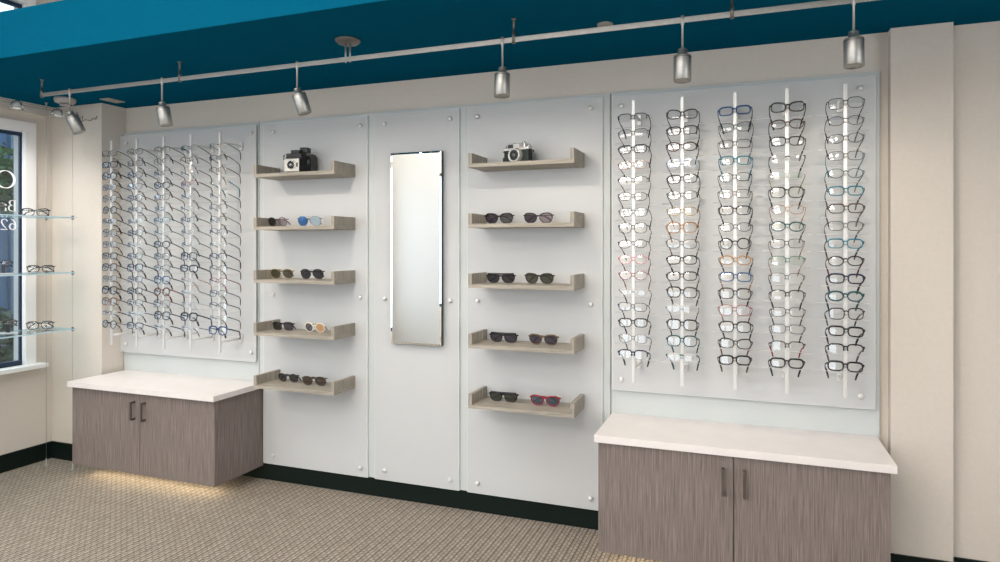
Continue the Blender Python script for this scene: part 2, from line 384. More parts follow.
# ------------------------------------------------------------------ wall shelves
ZSH = [1.915, 1.597, 1.279, .961, .643]; TH = .021; BRK = .076; SD = .218
def shelf_proto():
    t = thing('wall_shelf', 'x', 'shelf', (0,0,0), group='pale wood wall shelves')
    w = .287
    MB().bbox(-w, w, -SD, 0, 0, TH, .001).build('shelf_board', M['shelf'], t)
    MB().bbox(-w, -w+TH, -SD, 0, TH, BRK, .001).build('shelf_end', M['shelf_end'], t)
    MB().bbox(w-TH, w, -SD, 0, TH, BRK, .001).build('shelf_end', M['shelf_end'], t)
    return t
names = ['top', 'second', 'middle', 'fourth', 'bottom']
what = {(0,0): 'holding the boxy instant camera', (0,1): 'with blue mirrored sunglasses', (0,2): 'with olive and navy aviator sunglasses', (0,3): 'with white-rimmed sunglasses', (0,4): 'with two dark round pairs',
        (1,0): 'holding the silver-topped camera', (1,1): 'with two crossed-arm sunglasses', (1,2): 'with flat-top black sunglasses', (1,3): 'with black and tan sunglasses', (1,4): 'with the red sunglasses'}
p0 = shelf_proto(); first = True
for st, sx in ((0, -2.5005), (1, -1.091)):
    for k, z in enumerate(ZSH):
        s = p0 if first else copy_tree(p0); first = False
        s.location = (sx, -.0045, z)
        s['label'] = '%s pale wood shelf of the %s stack, %s' % (names[k], ('left', 'right')[st], what[(st, k)])

# ------------------------------------------------------------------ eyewear
def outline(style, n=26):
    """lens outline (right-hand lens seen from the front, +x = temple side), centred"""
    P = {'rect': (.0265, .0160, 3.6), 'oval': (.0260, .0165, 2.3), 'round': (.0235, .0215, 2.1), 'square': (.0265, .0195, 3.3),
         'cat': (.0270, .0175, 2.8), 'half': (.0270, .0165, 3.2), 'rimless': (.0262, .0150, 3.2),
         'wayfarer': (.0285, .0220, 2.9), 'aviator': (.0290, .0245, 2.5), 'flattop': (.0290, .0205, 3.2), 'panto': (.0250, .0235, 2.2)}[style]
    a, b, e = P; b *= 1.0 if style in ('wayfarer', 'aviator', 'flattop', 'panto', 'round') else 1.09; pts = []
    for i in range(n):
        t = 2*math.pi*i/n; c, s_ = math.cos(t), math.sin(t)
        x = a*math.copysign(abs(c)**(2/e), c); z = b*math.copysign(abs(s_)**(2/e), s_)
        if style in ('cat',): z += .0035*(x/a)*max(0, z/b)
        if style in ('wayfarer', 'flattop'): z += .002*(x/a)*max(0, z/b); x *= 1 - .27*max(0, -z/b)
        if style == 'aviator': x *= 1 - .20*max(0, -z/b); x += .003*max(0, -z/b)
        if style in ('rect', 'square', 'half', 'rimless', 'oval'): x *= 1 - .08*max(0, -z/b)
        if style == 'panto': x *= 1 - .12*max(0, -z/b)
        pts.append((x, z))
    return pts
PT = .14                      # lower rims sit closer to the face
def yv(x): return .9*x*x       # face wrap of the front
cache = {}
def front_mesh(style, colk, bold):
    k = ('f', style, colk, bold)
    if k in cache: return cache[k]
    cx = .0335 if style not in ('wayfarer', 'aviator', 'flattop') else .0355
    rr = (.0014, .0021, .0028)[bold]; m = MB()
    ol = outline(style)
    for s in (-1, 1):
        pts = [(s*(cx+x), yv(cx+x) - PT*z, z) for x, z in ol]
        if style == 'rimless':
            m.tube(pts, .0006, 4, True, mi=1)
        elif style == 'half':
            n = len(pts); up = [pts[i % n] for i in range(-1, n//2+2)]
            m.tube(up, rr, 6, False); m.tube(pts, .0007, 4, True, mi=1)
        else:
            top = [rr*(1.35 if (z > 0 and bold) else 1) for x, z in ol]
            m.tube(pts, top, 6, True)
        ex = max(x for x, z in ol) + cx; ez = .55*max(z for x, z in ol)
        m.tube([(s*(ex-.001), yv(ex), ez), (s*(ex+.004), yv(ex)+.001, ez), (s*(ex+.0055), yv(ex)+.006, ez)], [max(rr, .0018)*1.15]*3, 6)
    ix = cx + min(x for x, z in ol); iz = .45*max(z for x, z in ol)
    m.tube([(-ix-.001, yv(ix), iz-.002), (-ix*.4, -.001, iz+.0015), (ix*.4, -.001, iz+.0015), (ix+.001, yv(ix), iz-.002)], max(rr, .0015)*1.1, 6)
    if style == 'aviator':
        m.tube([(-ix-.004, yv(ix), iz*2-.001), (0, -.001, iz*2+.001), (ix+.004, yv(ix), iz*2-.001)], .0012, 6)
    if style == 'flattop': m.tube([(-cx-.026, yv(cx+.026), .0205), (0, -.001, .0205), (cx+.026, yv(cx+.026), .0205)], .0036, 6)
    for s in (-1, 1):   # nose pads
        m.lathe([(.0008, -.001), (.0032, 0), (.0008, .001)], 6, (s*(ix-.0035), .006, iz-.011), 'x', mi=1)
    me = m.mesh('frame_front', [FM[colk], M['clear']]); me['ex'] = ex; me['ez'] = ez; cache[k] = me; return me
def lens_mesh(style, s, lm):
    k = ('l', style, s, lm)
    if k in cache: return cache[k]
    cx = .0335 if style not in ('wayfarer', 'aviator', 'flattop') else .0355
    ol = outline(style, 20); vs = []; rings = 4; RR = .32
    for q in range(1, rings+1):
        for x, z in ol:
            x *= q/rings*.985; z *= q/rings*.985
            vs.append((s*(cx+x), yv(cx+x) - PT*z - .0015 + (x*x+z*z)/(2*RR), z))
    c0 = len(vs); vs.append((s*cx, yv(cx)-.0015, 0)); n = len(ol); fs = []
    for i in range(n): fs.append((c0, i, (i+1) % n))
    for q in range(rings-1):
        for i in range(n): fs.append((q*n+i, (q+1)*n+i, (q+1)*n+(i+1)%n, q*n+(i+1)%n))
    if s > 0: fs = [tuple(reversed(f)) for f in fs]
    m = MB().add(vs, fs, 0, True); me = m.mesh('lens', lm if not isinstance(lm, str) else M[lm]); cache[k] = me; return me
def temple_mesh(style, s, colk, bold, folded=False):
    k = ('t', style, s, colk, bold, folded)
    if k in cache: return cache[k]
    f = front_mesh(style, 'black', bold); ex, ez = f['ex'], f['ez']; r = (.0023, .0029, .0034)[bold]
    m = MB(); y0 = yv(ex)
    if not folded:
        pts = [(s*(ex+.0055), y0+.005, ez), (s*(ex+.0075), y0+.03, ez-.001), (s*(ex+.0065), y0+.065, ez-.002), (s*(ex+.003), y0+.098, ez-.004),
               (s*(ex-.002), y0+.112, ez-.013), (s*(ex-.007), y0+.124, ez-.028), (s*(ex-.011), y0+.132, ez-.044)]
        rr = [r, r, r, r*1.2, r*1.55, r*1.6, r*1.3]
        m.tube(pts, rr, 6, False, sx=.62)
    else:
        yb = y0 + (.007 if s > 0 else .012)
        dz = .0 
        pts = [(s*(ex+.0045), y0+.003, ez), (s*(ex+.0035), yb+.002, ez), (s*(ex-.012), yb+.006, ez-.001), (s*(ex-.06), yb+.009, ez-.003), (s*(ex-.088), yb+.010, ez-.006),
               (s*(ex-.106), yb+.011, ez-.016), (s*(ex-.118), yb+.012, ez-.030)]
        m.tube(pts, [r, r, r, r, r*1.15, r*1.3, r*1.1], 6, False, sx=.7)
    me = m.mesh('temple', FM[colk]); cache[k] = me; return me
def eyewear(name, label, cat, style, colk, tcol, lm, loc, rot, group, bold=0, folded=False, sc=1.0):
    t = thing(name, label, cat, loc, rot, group); t.scale = (sc, sc, sc)
    link('frame_front', front_mesh(style, colk, bold), t)
    for s in (-1, 1):
        link('lens', lens_mesh(style, s, lm if not isinstance(lm, (tuple, list)) else lm[0 if s < 0 else 1]), t)
        link('temple', temple_mesh(style, s, tcol, bold, folded), t)
    return t

# racks of frames: (front colour, style, boldness, temple colour, lens)
def q(s):
    out = []
    for e in s.split(';'):
        p = [a.strip() for a in e.split(',')]
        out.append((p[0], p[1], int(p[2]), p[3] if len(p) > 3 and p[3] else p[0], p[4] if len(p) > 4 else 'lens'))
    return out
RACK = {
 'R': [
  q('gunmetal,half,1,black;grey,half,0;charcoal,rect,1;rose gold,rect,0,black;gunmetal,half,0,charcoal;brown,oval,0,black;grey,rect,0,charcoal;gunmetal,square,0;charcoal,oval,0;pink,oval,0,dark red;red,oval,0,dark red;clear,rimless,0,black;navy,rect,0,charcoal;black,rect,1;light grey,rect,0,charcoal;navy,half,2,black'),
  q('charcoal,cat,1;charcoal,rect,1;brown,oval,1,charcoal;pale blue,rect,0,charcoal;charcoal,rect,1,charcoal;black,oval,0;gold,oval,0,tortoiseshell;amber,square,1,tortoiseshell;charcoal,cat,0,tortoiseshell;black,rect,1;charcoal,rect,1,olive;black,square,1;clear,rimless,0,brown;black,square,1,brown;dark teal,square,1;green,rimless,2,dark teal'),
  q('blue,rect,2,charcoal;charcoal,cat,0;charcoal,rect,0;teal,rect,1;black,oval,0;brown,rect,0,charcoal;black,rect,1;charcoal,oval,0,black;black,round,1;amber,oval,1,black;blue,rect,1,rose gold;charcoal,square,1,black;red,square,0,dark red;black,square,1;charcoal,cat,1,tortoiseshell;black,rect,2,olive'),
  q('charcoal,cat,2;brown,oval,1,charcoal;charcoal,rect,1,charcoal;gunmetal,rimless,1,charcoal;clear,rimless,0,gold,lens_mint;black,square,1;rose gold,oval,0;dark teal,oval,1,grey,lens_mint;gunmetal,rect,0,rose gold;green,half,0,rose gold,lens_mint;grey,half,0,black;black,half,1;gunmetal,rect,0,black;grey,rect,0,black;black,half,1,red;black,rect,2'),
  q('gunmetal,square,0,charcoal;grey,oval,0,charcoal;gunmetal,oval,0,charcoal;grey,rect,0,teal;dark teal,oval,0;teal,rect,1,grey;brown,rect,1,grey;gunmetal,rect,0,charcoal;bright teal,rect,1,black;black,oval,1,dark red;navy,rect,2,black;dark teal,oval,2;gunmetal,square,1,charcoal;black,rect,2;black,half,2,grey;black,rect,2')],
 'L': [
  q('gunmetal,rect,0,charcoal;navy,rect,1,charcoal;navy,round,1,charcoal;grey,oval,0,charcoal;grey,round,0,charcoal;charcoal,round,1,grey;charcoal,half,1,black;charcoal,square,0;grey,rect,0,charcoal;black,rect,1,charcoal;charcoal,square,1,charcoal;grey,rect,0,charcoal;black,square,2,black;tortoiseshell,square,1,charcoal;grey,rimless,1,black;black,round,1,light grey'),
  q('gunmetal,oval,0,charcoal;charcoal,oval,0;gunmetal,oval,0,charcoal;grey,oval,0,charcoal;charcoal,rect,0,tortoiseshell;grey,oval,0,charcoal;clear,rimless,0,charcoal;grey,rect,0,charcoal;clear,rimless,0,charcoal;charcoal,rect,0,charcoal;navy,square,1,charcoal;navy,rect,0,charcoal;charcoal,rect,1,black;brown,rect,0,charcoal;pale blue,rimless,0,charcoal;navy,rect,1,charcoal'),
  q('gunmetal,half,0,charcoal;gunmetal,half,0,charcoal;grey,half,0,charcoal;charcoal,oval,1;brown,oval,0,tortoiseshell;gunmetal,rimless,0,charcoal;teal,half,0,dark teal;clear,rimless,0,grey;black,oval,1,charcoal;charcoal,rect,0,charcoal;charcoal,oval,0,charcoal;blue,square,1,black;tortoiseshell,round,2;brown,square,0,brown;black,square,1;navy,rimless,1,black'),
  q('gunmetal,rimless,0,navy;gunmetal,half,0,charcoal;pink,rimless,0,charcoal;red,half,0,brown;pale blue,rimless,0,brown;grey,rimless,0,charcoal;navy,half,0,charcoal;grey,rimless,0,light grey;clear,rimless,0,grey;black,square,1,black;navy,rect,2,charcoal;pink,rimless,0,rose gold;clear,rimless,0,grey;pale blue,rimless,0,clear;black,square,2,navy;pale blue,rimless,0,light grey'),
  q('gunmetal,rimless,0,charcoal;charcoal,half,0,charcoal;brown,half,0,tortoiseshell;pale blue,rimless,1,teal;yellow,rimless,0,charcoal;navy,half,0,charcoal;charcoal,half,0,black;navy,half,0,charcoal;yellow,rimless,0,charcoal;navy,half,1,black;charcoal,half,0,charcoal;red,half,0,dark red;navy,rect,0,charcoal;navy,half,0,charcoal;light grey,rimless,0,black;blue,square,2,black')]}
RX = {'R': [-.514, -.286, -.051, .168, .401], 'L': [-3.985, -3.757, -3.522, -3.296, -3.062]}
RY, RZ0, RZ1, F0, FS = -.205, .838, 2.206, 2.124, .0761
RN = {0: 'leftmost', 1: 'second', 2: 'middle', 3: 'fourth', 4: 'rightmost'}
ND = {'half': 'half-rim', 'rimless': 'rimless', 'rect': 'rectangular', 'oval': 'oval', 'round': 'round', 'square': 'square', 'cat': 'cat-eye'}

def rod_proto():
    t = thing('display_rod', 'x', 'display rod', (0,0,0))
    MB().bbox(-.0075, .0075, -.006, .006, 0, RZ1-RZ0, .002).build('pole', M['rod'], t)
    for z in (.065, 1.305):
        m = MB(); m.tube([(0, .006, z), (0, .180, z)], .0075, 8); m.bbox(-.011, .011, .174, .1885, z-.026, z+.026, .002)
        m.build('mount_arm', M['rod'], t)
    for i in range(16):
        z = F0 - i*FS - RZ0
        m = MB(); m.box(-.009, .009, -.0135, -.006, z-.012, z-.004)          # cradle for the bridge
        m.tube([(-.100, .052, z-.040), (.100, .052, z-.040)], .0018, 6)
        m.tube([(0, .006, z-.040), (0, .052, z-.040)], .0028, 6)
        m.build('acrylic_holder', M['clear'], t)
    return t
rod0 = rod_proto(); first = True
for side in 'RL':
    sn = {'R': 'right', 'L': 'left'}[side]
    for j, x in enumerate(RX[side]):
        rd = rod0 if first else copy_tree(rod0); first = False
        rd.location = (x, RY, RZ0)
        rd['label'] = '%s white rod of the %s glass panel, hung with sixteen spectacles' % (RN[j], sn)
        rd['group'] = 'display rods on the %s panel' % sn
        for i, (ck, st, bold, tk, lm) in enumerate(RACK[side][j]):
            z = F0 - i*FS
            rz = random.uniform(-2.5, 2.5); rx = -15 + random.uniform(-3.5, 2.5); ry = random.uniform(-1.5, 1.5)
            lab = '%s %s eyeglasses, %s on the %s rod of the %s panel' % (ck, ND[st], ordinal(i), RN[j], sn)
            eyewear('eyeglasses', lab, 'eyeglasses', st, ck, tk, lm, (x + random.uniform(-.002, .002), RY-.0175, z-.004), (R(rx), R(ry), R(rz)),
                    'eyeglasses on the %s rod of the %s panel' % (RN[j], sn), bold, sc=1.11)

# sunglasses ------------------------------------------------------------
def tinted(name, col, alpha=.85, metal=0.0, rough=.08):
    m = mat(name, col, rough, metal, spec=.8); m.node_tree.nodes['Principled BSDF'].inputs['Alpha'].default_value = alpha; return m
SL = {'purple': tinted('purple_tint', (.022, .015, .030), .95), 'blue': tinted('blue_mirror', (.03, .16, .42), .97, .5), 'ice': tinted('ice_mirror', (.45, .62, .75), .8, .5),
      'olive': tinted('olive_tint', (.030, .030, .014), .93), 'ink': tinted('ink_tint', (.006, .007, .014), .96), 'dark': tinted('dark_tint', (.01, .01, .011), .95),
      'amber': tinted('amber_tint', (.55, .27, .07), .75, .2), 'grey': tinted('grey_tint', (.04, .038, .042), .88), 'brown': tinted('brown_tint', (.035, .02, .01), .95),
      'green': tinted('green_tint', (.02, .025, .015), .95), 'bluegrey': tinted('bluegrey_tint', (.03, .045, .07), .9), 'pinkish': tinted('mauve_tint', (.14, .09, .12), .7)}
SUN = [ # stack, shelf, x, y, style, front, temple, bold, lenses, label
 (0,1,-2.660,-.135,'panto','grey','brown',0,('dark','pinkish'),'purple-tinted round sunglasses on the left stack, second shelf'),
 (0,1,-2.435,-.125,'aviator','light grey','olive',0,('blue','ice'),'blue mirrored aviator sunglasses on the left stack, second shelf'),
 (0,2,-2.640,-.120,'aviator','gold','olive',0,('olive','olive'),'olive aviator sunglasses with thin gold rims, left stack middle shelf'),
 (0,2,-2.415,-.125,'aviator','gunmetal','black',1,('ink','ink'),'large navy-lensed aviator sunglasses, left stack middle shelf'),
 (0,3,-2.635,-.115,'square','charcoal','black',1,('dark','purple'),'black-browed purple-tinted sunglasses on the left stack, fourth shelf'),
 (0,3,-2.400,-.120,'panto','white','gold',1,('grey','amber'),'cream-rimmed sunglasses with amber lens, left stack fourth shelf'),
 (0,4,-2.600,-.100,'round','gunmetal','gunmetal',1,('dark','dark'),'round black-lensed sunglasses on the left stack, bottom shelf'),
 (0,4,-2.385,-.135,'aviator','grey','brown',0,('brown','brown'),'brown-tinted pilot sunglasses on the left stack, bottom shelf'),
 (1,1,-1.235,-.115,'wayfarer','black','black',2,('purple','grey'),'black-framed dark sunglasses on the right stack, second shelf, left pair'),
 (1,1,-1.015,-.115,'wayfarer','charcoal','charcoal',1,('purple','pinkish'),'mauve-tinted sunglasses on the right stack, second shelf, right pair'),
 (1,2,-1.225,-.115,'flattop','black','black',1,('ink','ink'),'flat-top black sunglasses with tapering lenses, right stack middle shelf'),
 (1,2,-1.010,-.115,'wayfarer','charcoal','charcoal',2,('olive','olive'),'dark grey-framed olive-lensed sunglasses, right stack middle shelf'),
 (1,3,-1.210,-.115,'flattop','black','black',2,('purple','purple'),'chunky black sunglasses with straight brow, right stack fourth shelf'),
 (1,3,-.985,-.125,'wayfarer','olive','olive',2,('purple','purple'),'tan-brown sunglasses with purple lenses, right stack fourth shelf'),
 (1,4,-1.210,-.115,'flattop','black','black',2,('green','green'),'black and dark green sunglasses beside the red pair, bottom shelf'),
 (1,4,-.975,-.125,'wayfarer','red','red',2,('bluegrey','bluegrey'),'thick red sunglasses with blue-grey lenses on the bottom shelf')]
FM['olive'].node_tree.nodes['Principled BSDF'].inputs['Base Color'].default_value = (.11, .075, .04, 1)
for st, k, x, y, style, c, tc_, bold, ln, lab in SUN:
    zb = min(z for _, z in outline(style)); z = ZSH[k] + TH + 1.17*((.0014, .0021, .0028)[bold] - zb); x -= (.010 if st else (.032 if k == 4 else .024))
    eyewear('sunglasses', lab, 'sunglasses', style, c, tc_, (SL[ln[0]], SL[ln[1]]), (x, y, z+.0012), (R(6), 0, R(random.uniform(0, 8) if st == 0 else random.uniform(-3, 5))),
            'sunglasses on the %s stack of shelves' % ('left', 'right')[st], bold, True, 1.17)

# ------------------------------------------------------------------ old cameras
def instant_camera():
    t = thing('instant_camera', 'boxy black folding instant camera with square silver front, left top shelf', 'camera', (-2.532, -.155, ZSH[0]+TH), (0,0,R(8))); t.scale = (1.1, 1.1, 1.1)
    b = MB()   # body slab: back tapered
    w = .072
    pr = [(.035, 0), (.105, 0), (.098, .095), (.085, .108), (.035, .108)]
    n = len(pr)
    b.add([(-w, y, z) for y, z in pr] + [(w, y, z) for y, z in pr], [tuple(range(n)), tuple(reversed(range(n, 2*n)))] + [(i, i+n, (i+1)%n+n, (i+1)%n) for i in range(n)])
    b.build('camera_body', M['black'], t)
    bl = MB()  # bellows
    k = 7
    for i in range(k):
        f = i/(k-1); s = .040 + .022*f; y = -.030 + .065*f; d = .0
        bl.box(-s, s, y-.0035, y+.0035, .044-s*.85+.0, .046+s*.85); bl.box(-s+.004, s-.004, y+.0035, y+.0075, .048-s*.8, .042+s*.8)
    bl.v = [(x, y, max(.0, z)) for x, y, z in bl.v]
    bl.build('bellows', mat('bellows_cloth', (.012, .016, .016), .8), t)
    fp = MB(); fp.bbox(-.044, .044, -.046, -.034, .004, .076, .004)
    p = fp.build('lens_plate', mat('silver_plate', (.50, .48, .44), .4, .6), t)
    ln = MB(); ln.lathe([(.020, -.046), (.020, -.056), (.016, -.058), (.014, -.054), (.0, -.053)], 22, (0, 0, .040), 'y')
    ln.build('camera_lens', M['black'], p)
    MB().lathe([(.012, -.0545), (.006, -.0575), (.0, -.058)], 16, (0, 0, .040), 'y').build('lens_glass', mat('lens_glass_coat', (.30, .30, .30), .1, .6), p)
    MB().lathe([(.023, -.046), (.023, -.050), (.020, -.050)], 22, (0,0,.040), 'y').build('lens_ring', M['chrome'], p)
    MB().box(.030, .038, -.0475, -.046, .030, .052).build('shutter_slot', M['black'], p)
    hood = MB(); hood.bbox(-.052, .040, -.012, .036, .076, .108, .003); hood.build('camera_hood', M['black'], t)
    vf = MB(); vf.bbox(-.030, .020, .0, .045, .108, .128, .004); vf.bbox(.006, .052, .030, .075, .115, .146, .006); vf.box(.0, .03, .03, .06, .105, .12)
    vf.build('viewfinder', M['black'], t)
    MB().lathe([(.014, .0), (.014, .003), (.010, .004)], 16, (.0635, .02, .062), 'x').build('side_dial', mat('dial_grey', (.06,.07,.07), .4), t)
    MB().tube([(-.049, -.036, .070), (-.050, -.038, .088), (-.046, -.036, .096)], .0035, 8).build('shutter_lever', M['black'], t)
instant_camera()
def rangefinder():
    t = thing('film_camera', 'vintage film camera with silver top and round lens on the right top shelf', 'camera', (-1.135, -.120, ZSH[0]+TH), (0,0,R(-14))); t.scale = (1.18, 1.18, 1.2)
    MB().bbox(-.066, .066, -.018, .020, 0, .062, .008).build('camera_body', noise_tint(mat('black_leatherette', (.012, .02, .018), .6), (500,500,500), .4, .3), t)
    tp = MB()
    tp.bbox(-.066, .066, -.018, .020, .058, .073, .004); tp.bbox(-.044, .050, -.021, .018, .064, .088, .004)
    p = tp.build('top_plate', mat('satin_chrome', (.62, .60, .56), .3, .75), t)
    MB().bbox(-.040, -.012, -.0225, -.020, .068, .083, .001).build('viewfinder_window', M['black'], p)
    MB().bbox(.020, .042, -.0225, -.020, .068, .083, .001).build('meter_window', mat('meter_grey', (.25,.24,.24), .3, .4), p)
    MB().box(-.008, .014, -.0222, -.020, .070, .081).build('frame_window', mat('frosted_window', (.5,.5,.48), .4), p)
    MB().lathe([(.011, .088), (.011, .095), (.009, .096)], 18, (.032, 0, 0)).lathe([(.008, .073), (.008, .083), (.006, .084)], 16, (-.055, 0, 0)).lathe([(.004, .088), (.004, .093)], 12, (-.018, 0, 0)).lathe([(.008, .073), (.008, .080)], 16, (.058, 0, 0)).build('winding_knob', M['chrome'], p)
    L_ = MB(); L_.lathe([(.033, -.016), (.033, -.024), (.031, -.028), (.031, -.040), (.029, -.042), (.023, -.041), (.021, -.036), (0, -.035)], 28, (.003, 0, .034), 'y')
    q_ = L_.build('camera_lens', mat('lens_barrel', (.60, .59, .55), .3, .6), t)
    MB().lathe([(.0225, -.0405), (.0215, -.0425), (.014, -.041), (.0, -.0405)], 24, (.003, 0, .034), 'y').build('lens_rim', M['black'], q_)
    MB().lathe([(.013, -.0418), (.008, -.0432), (0, -.0436)], 20, (.003, 0, .034), 'y').build('lens_glass', mat('front_element', (.12, .12, .11), .05, .6), q_)
    for s in (-1, 1):
        MB().tube([(s*.066, 0, .060), (s*.074, 0, .062), (s*.079, -.002, .056), (s*.072, 0, .052), (s*.066, 0, .053)], .0022, 6).build('strap_lug', M['chrome'], t)
    MB().bbox(.071, .082, -.004, .006, .046, .058, .002).build('strap_end', M['black'], t)
    MB().bbox(-.074, -.067, -.014, .016, 0, .030, .002).build('side_grip', M['black'], t)
rangefinder()

# ------------------------------------------------------------------ track lighting
YT, ZR = -.742, 2.389
t = thing('light_track', 'long brushed steel lighting track hung below the teal ceiling', 'light track', (-1.776, YT, ZS))
def tx(x): return x + 1.776
MB().bbox(tx(-3.892), tx(.62), -.004, .004, ZR-.011-ZS, ZR+.011-ZS, .0015).build('track_rail', M['steel'], t)
for x in (-3.880, -2.822, -.940, -.053):
    MB().lathe([(.0085, ZR-.016-ZS), (.0085, ZR+.030-ZS), (.0055, ZR+.034-ZS), (.0055, -.004), (.011, -.004), (.011, 0)], 14, (tx(x), 0, 0)).build('track_hanger', M['steel_dark'], t)
cn = MB().lathe([(.0, -.020), (.046, -.019), (.060, -.006), (.062, 0)], 28).build('track_canopy', M['steel_dark'], t)
for dx in (-.012, .012): MB().tube([(dx, 0, ZR-.016-ZS), (dx, 0, -.015)], .0048, 8).build('feed_post', M['steel'], t)
LX = [(-3.650, 26), (-2.946, 12), (-2.068, 20), (-.992, 0), (-.237, 0), (.361, 0)]
LN = ['leftmost track spotlight, tilted, hanging above the window corner', 'second track spotlight from the left, above the left eyeglass rods', 'tilted track spotlight above the left shelf stack', 'track spotlight above the right shelf stack', 'track spotlight above the second rod of the right panel', 'rightmost track spotlight, above the last rod of the right panel']
for i, (x, tilt) in enumerate(LX):
    t = thing('track_spotlight', LN[i], 'spotlight', (x, YT, ZR), (0,0,0), 'spotlights on the track')
    MB().lathe([(.007, .018), (.0075, .016), (.0075, -.016), (.0045, -.022), (.0042, -.118)], 12).build('stem', M['steel'], t)
    hd = MB(); va = Vector((x, YT+3.414, 0)).normalized(); mx = Matrix.Rotation(R(-tilt), 3, va) @ Matrix.Rotation(R(-4), 3, 'X')
    org = (0, 0, -.116)
    hd.lathe([(.006, .004), (.017, .001), (.018, -.002), (.018, -.024), (.033, -.027), (.034, -.030), (.034, -.125), (.032, -.127), (.030, -.122)], 28, org, 'z', mtx=mx)
    h_ = hd.build('lamp_head', M['steel'], t)
    MB().lathe([(.0302, -.1215), (.012, -.116), (.0, -.115)], 24, org, 'z', mtx=mx).build('bulb_face', mat('lamp_glass', (.5,.5,.48), .15), h_)
    MB().lathe([(.0344, -.034), (.0344, -.037)], 28, org, 'z', mtx=mx).build('seam_ring', M['steel_dark'], h_)

# ceiling details
t = thing('smoke_detector', 'white round smoke detector on the teal ceiling in the corner', 'smoke detector', (-4.235, -.345, ZS))
MB().lathe([(.0, -.036), (.045, -.034), (.060, -.028), (.064, -.012), (.064, 0)], 28).build('detector_housing', mat('aged_detector_plastic', (.42, .39, .37), .4), t)  # plain mid-grey housing colour
MB().lathe([(.0, -.052), (.030, -.050), (.034, -.040)], 20).build('sensor_cap', mat('sensor_grey', (.35,.30,.30), .5), t)
t = thing('ceiling_sprinkler', 'small round metal sprinkler plate on the teal ceiling, middle right', 'sprinkler', (-.586, -.536, ZS))
MB().lathe([(.0, -.014), (.022, -.013), (.035, -.004), (.036, 0)], 24).build('cover_ring', M['steel'], t)
MB().lathe([(.0, -.030), (.010, -.029), (.010, -.013)], 14).build('sprinkler_head', M['steel_dark'], t)
o = MB().bbox(-4.03, -3.945, -.26, -.135, ZS-.006, ZS, .002).build('ceiling_vent', mat('cream_vent_paint', (.38, .36, .29), .6)); tag(o, 'small cream rectangular vent on the teal ceiling near the left corner', 'vent')
o['label'] = 'small cream rectangular vent on the teal ceiling near the left corner'

# cable lights above the window --------------------------------------
wires = t = thing('cable_light_wires', 'pair of thin taut wires above the window carrying half-dome lights', 'wire', (-4.42, -.17, 2.42))
MB().tube([(0, 0, 0), (0, -3.2, 0)], .0014, 6).build('wire', M['steel_dark'], t)
MB().tube([(.07, 0, 0), (.07, -3.2, 0)], .0014, 6).build('wire', M['steel_dark'], t)
for y in (-.553, -.285, -.85, -1.15, -1.45):  # beams beyond the built fittings are added, unseen, to brighten the left corner
    l = bpy.data.lights.new('cable_beam', 'SPOT'); l.energy = 0.6 if y == -.285 else 13.0; l.spot_size = R(130); l.spot_blend = 1; l.shadow_soft_size = .025; l.color = (1, .95, .90)
    lo = bpy.data.objects.new('cable_beam', l); C.objects.link(lo); lo.location = (-4.385, y, 2.37); lo.rotation_euler = (0, 0, 0)
for i, (y, lab) in enumerate(((-.553, 'half-dome metal cable light above the window, left one'), (-.285, 'half-dome metal cable light nearest the corner, beside the smoke detector'))):
    t = thing('cable_light', lab, 'cable light', (-4.385, y, 2.42), (0,0,0), 'half-dome cable lights')
    arc = [(.040*math.cos(math.pi*k/12), 0, -.032+.044*math.sin(math.pi*k/12)) for k in range(13)]
    d = MB().tube(arc, .0045, 8, up=Vector((0,1,0))); d.tube([(0, p[0], p[2]) for p in arc], .0045, 8, up=Vector((1,0,0)))
    d.lathe([(.038, -.031), (.046, -.032), (.046, -.036), (.038, -.036), (.038, -.031)], 22); d.build('lamp_bracket', M['chrome'], t)
    MB().lathe([(.0, -.042), (.020, -.040), (.027, -.030), (.022, -.012), (.010, .0)], 18).build('bulb', mat('cable_bulb', (.85,.85,.82), .2), t)
    MB().tube([(-.036, 0, .002), (0, 0, .010), (.036, 0, .002)], .003, 6).build('wire_clip', M['steel_dark'], t)
sq = [(.06, 0, .01), (.09, -.002, -.035), (.12, 0, -.02), (.11, -.002, -.06), (.15, -.005, -.048), (.19, 0, -.058), (.22, -.002, -.042), (.25, -.006, -.054), (.255, -.002, -.03)]
MB().tube(sq, .0022, 6).build('loose_wire_end', M['steel_dark'], wires)

# ------------------------------------------------------------------ glass shelves on cables by the window
for i, (z, lab) in enumerate(((1.694, 'top clear glass shelf hung on wires before the window'), (1.325, 'middle clear glass shelf hung on wires before the window'), (.948, 'lowest clear glass shelf hung on wires before the window'))):
    m = MB().box(-4.49, -4.215, -1.75, -.285, z-.008, z)
    for k in (2, 3, 4, 5): m.mi[k] = 1
    o = m.build('glass_shelf', [M['shelf_glass'], M['shelf_glass_edge']]); tag(o, lab, 'glass shelf', 'glass shelves before the window')
for x, y, lab in ((-4.480, -.300, 'thin steel wire holding the glass shelves, nearer the window'), (-4.226, -.300, 'thin steel wire holding the glass shelves, nearer the left cabinet')):
    t = thing('shelf_cable', lab, 'cable', (x, y, 0))
    MB().tube([(0, 0, .0), (0, 0, ZS)], .0010, 6).build('wire', M['steel'], t)
    MB().lathe([(.010, 0), (.010, .006), (.005, .010), (.005, .045), (.003, .050)], 12).build('floor_anchor', M['steel'], t)
    MB().lathe([(.003, ZS-.040), (.005, ZS-.036), (.005, ZS-.006), (.009, ZS-.005), (.009, ZS)], 12).build('ceiling_anchor', M['steel'], t)
    for z in (1.694, 1.325, .948):
        MB().lathe([(.007, z-.018), (.007, z-.0085)], 12).lathe([(.007, z+.0005), (.007, z+.010)], 12).build('shelf_clamp', M['steel_dark'], t)
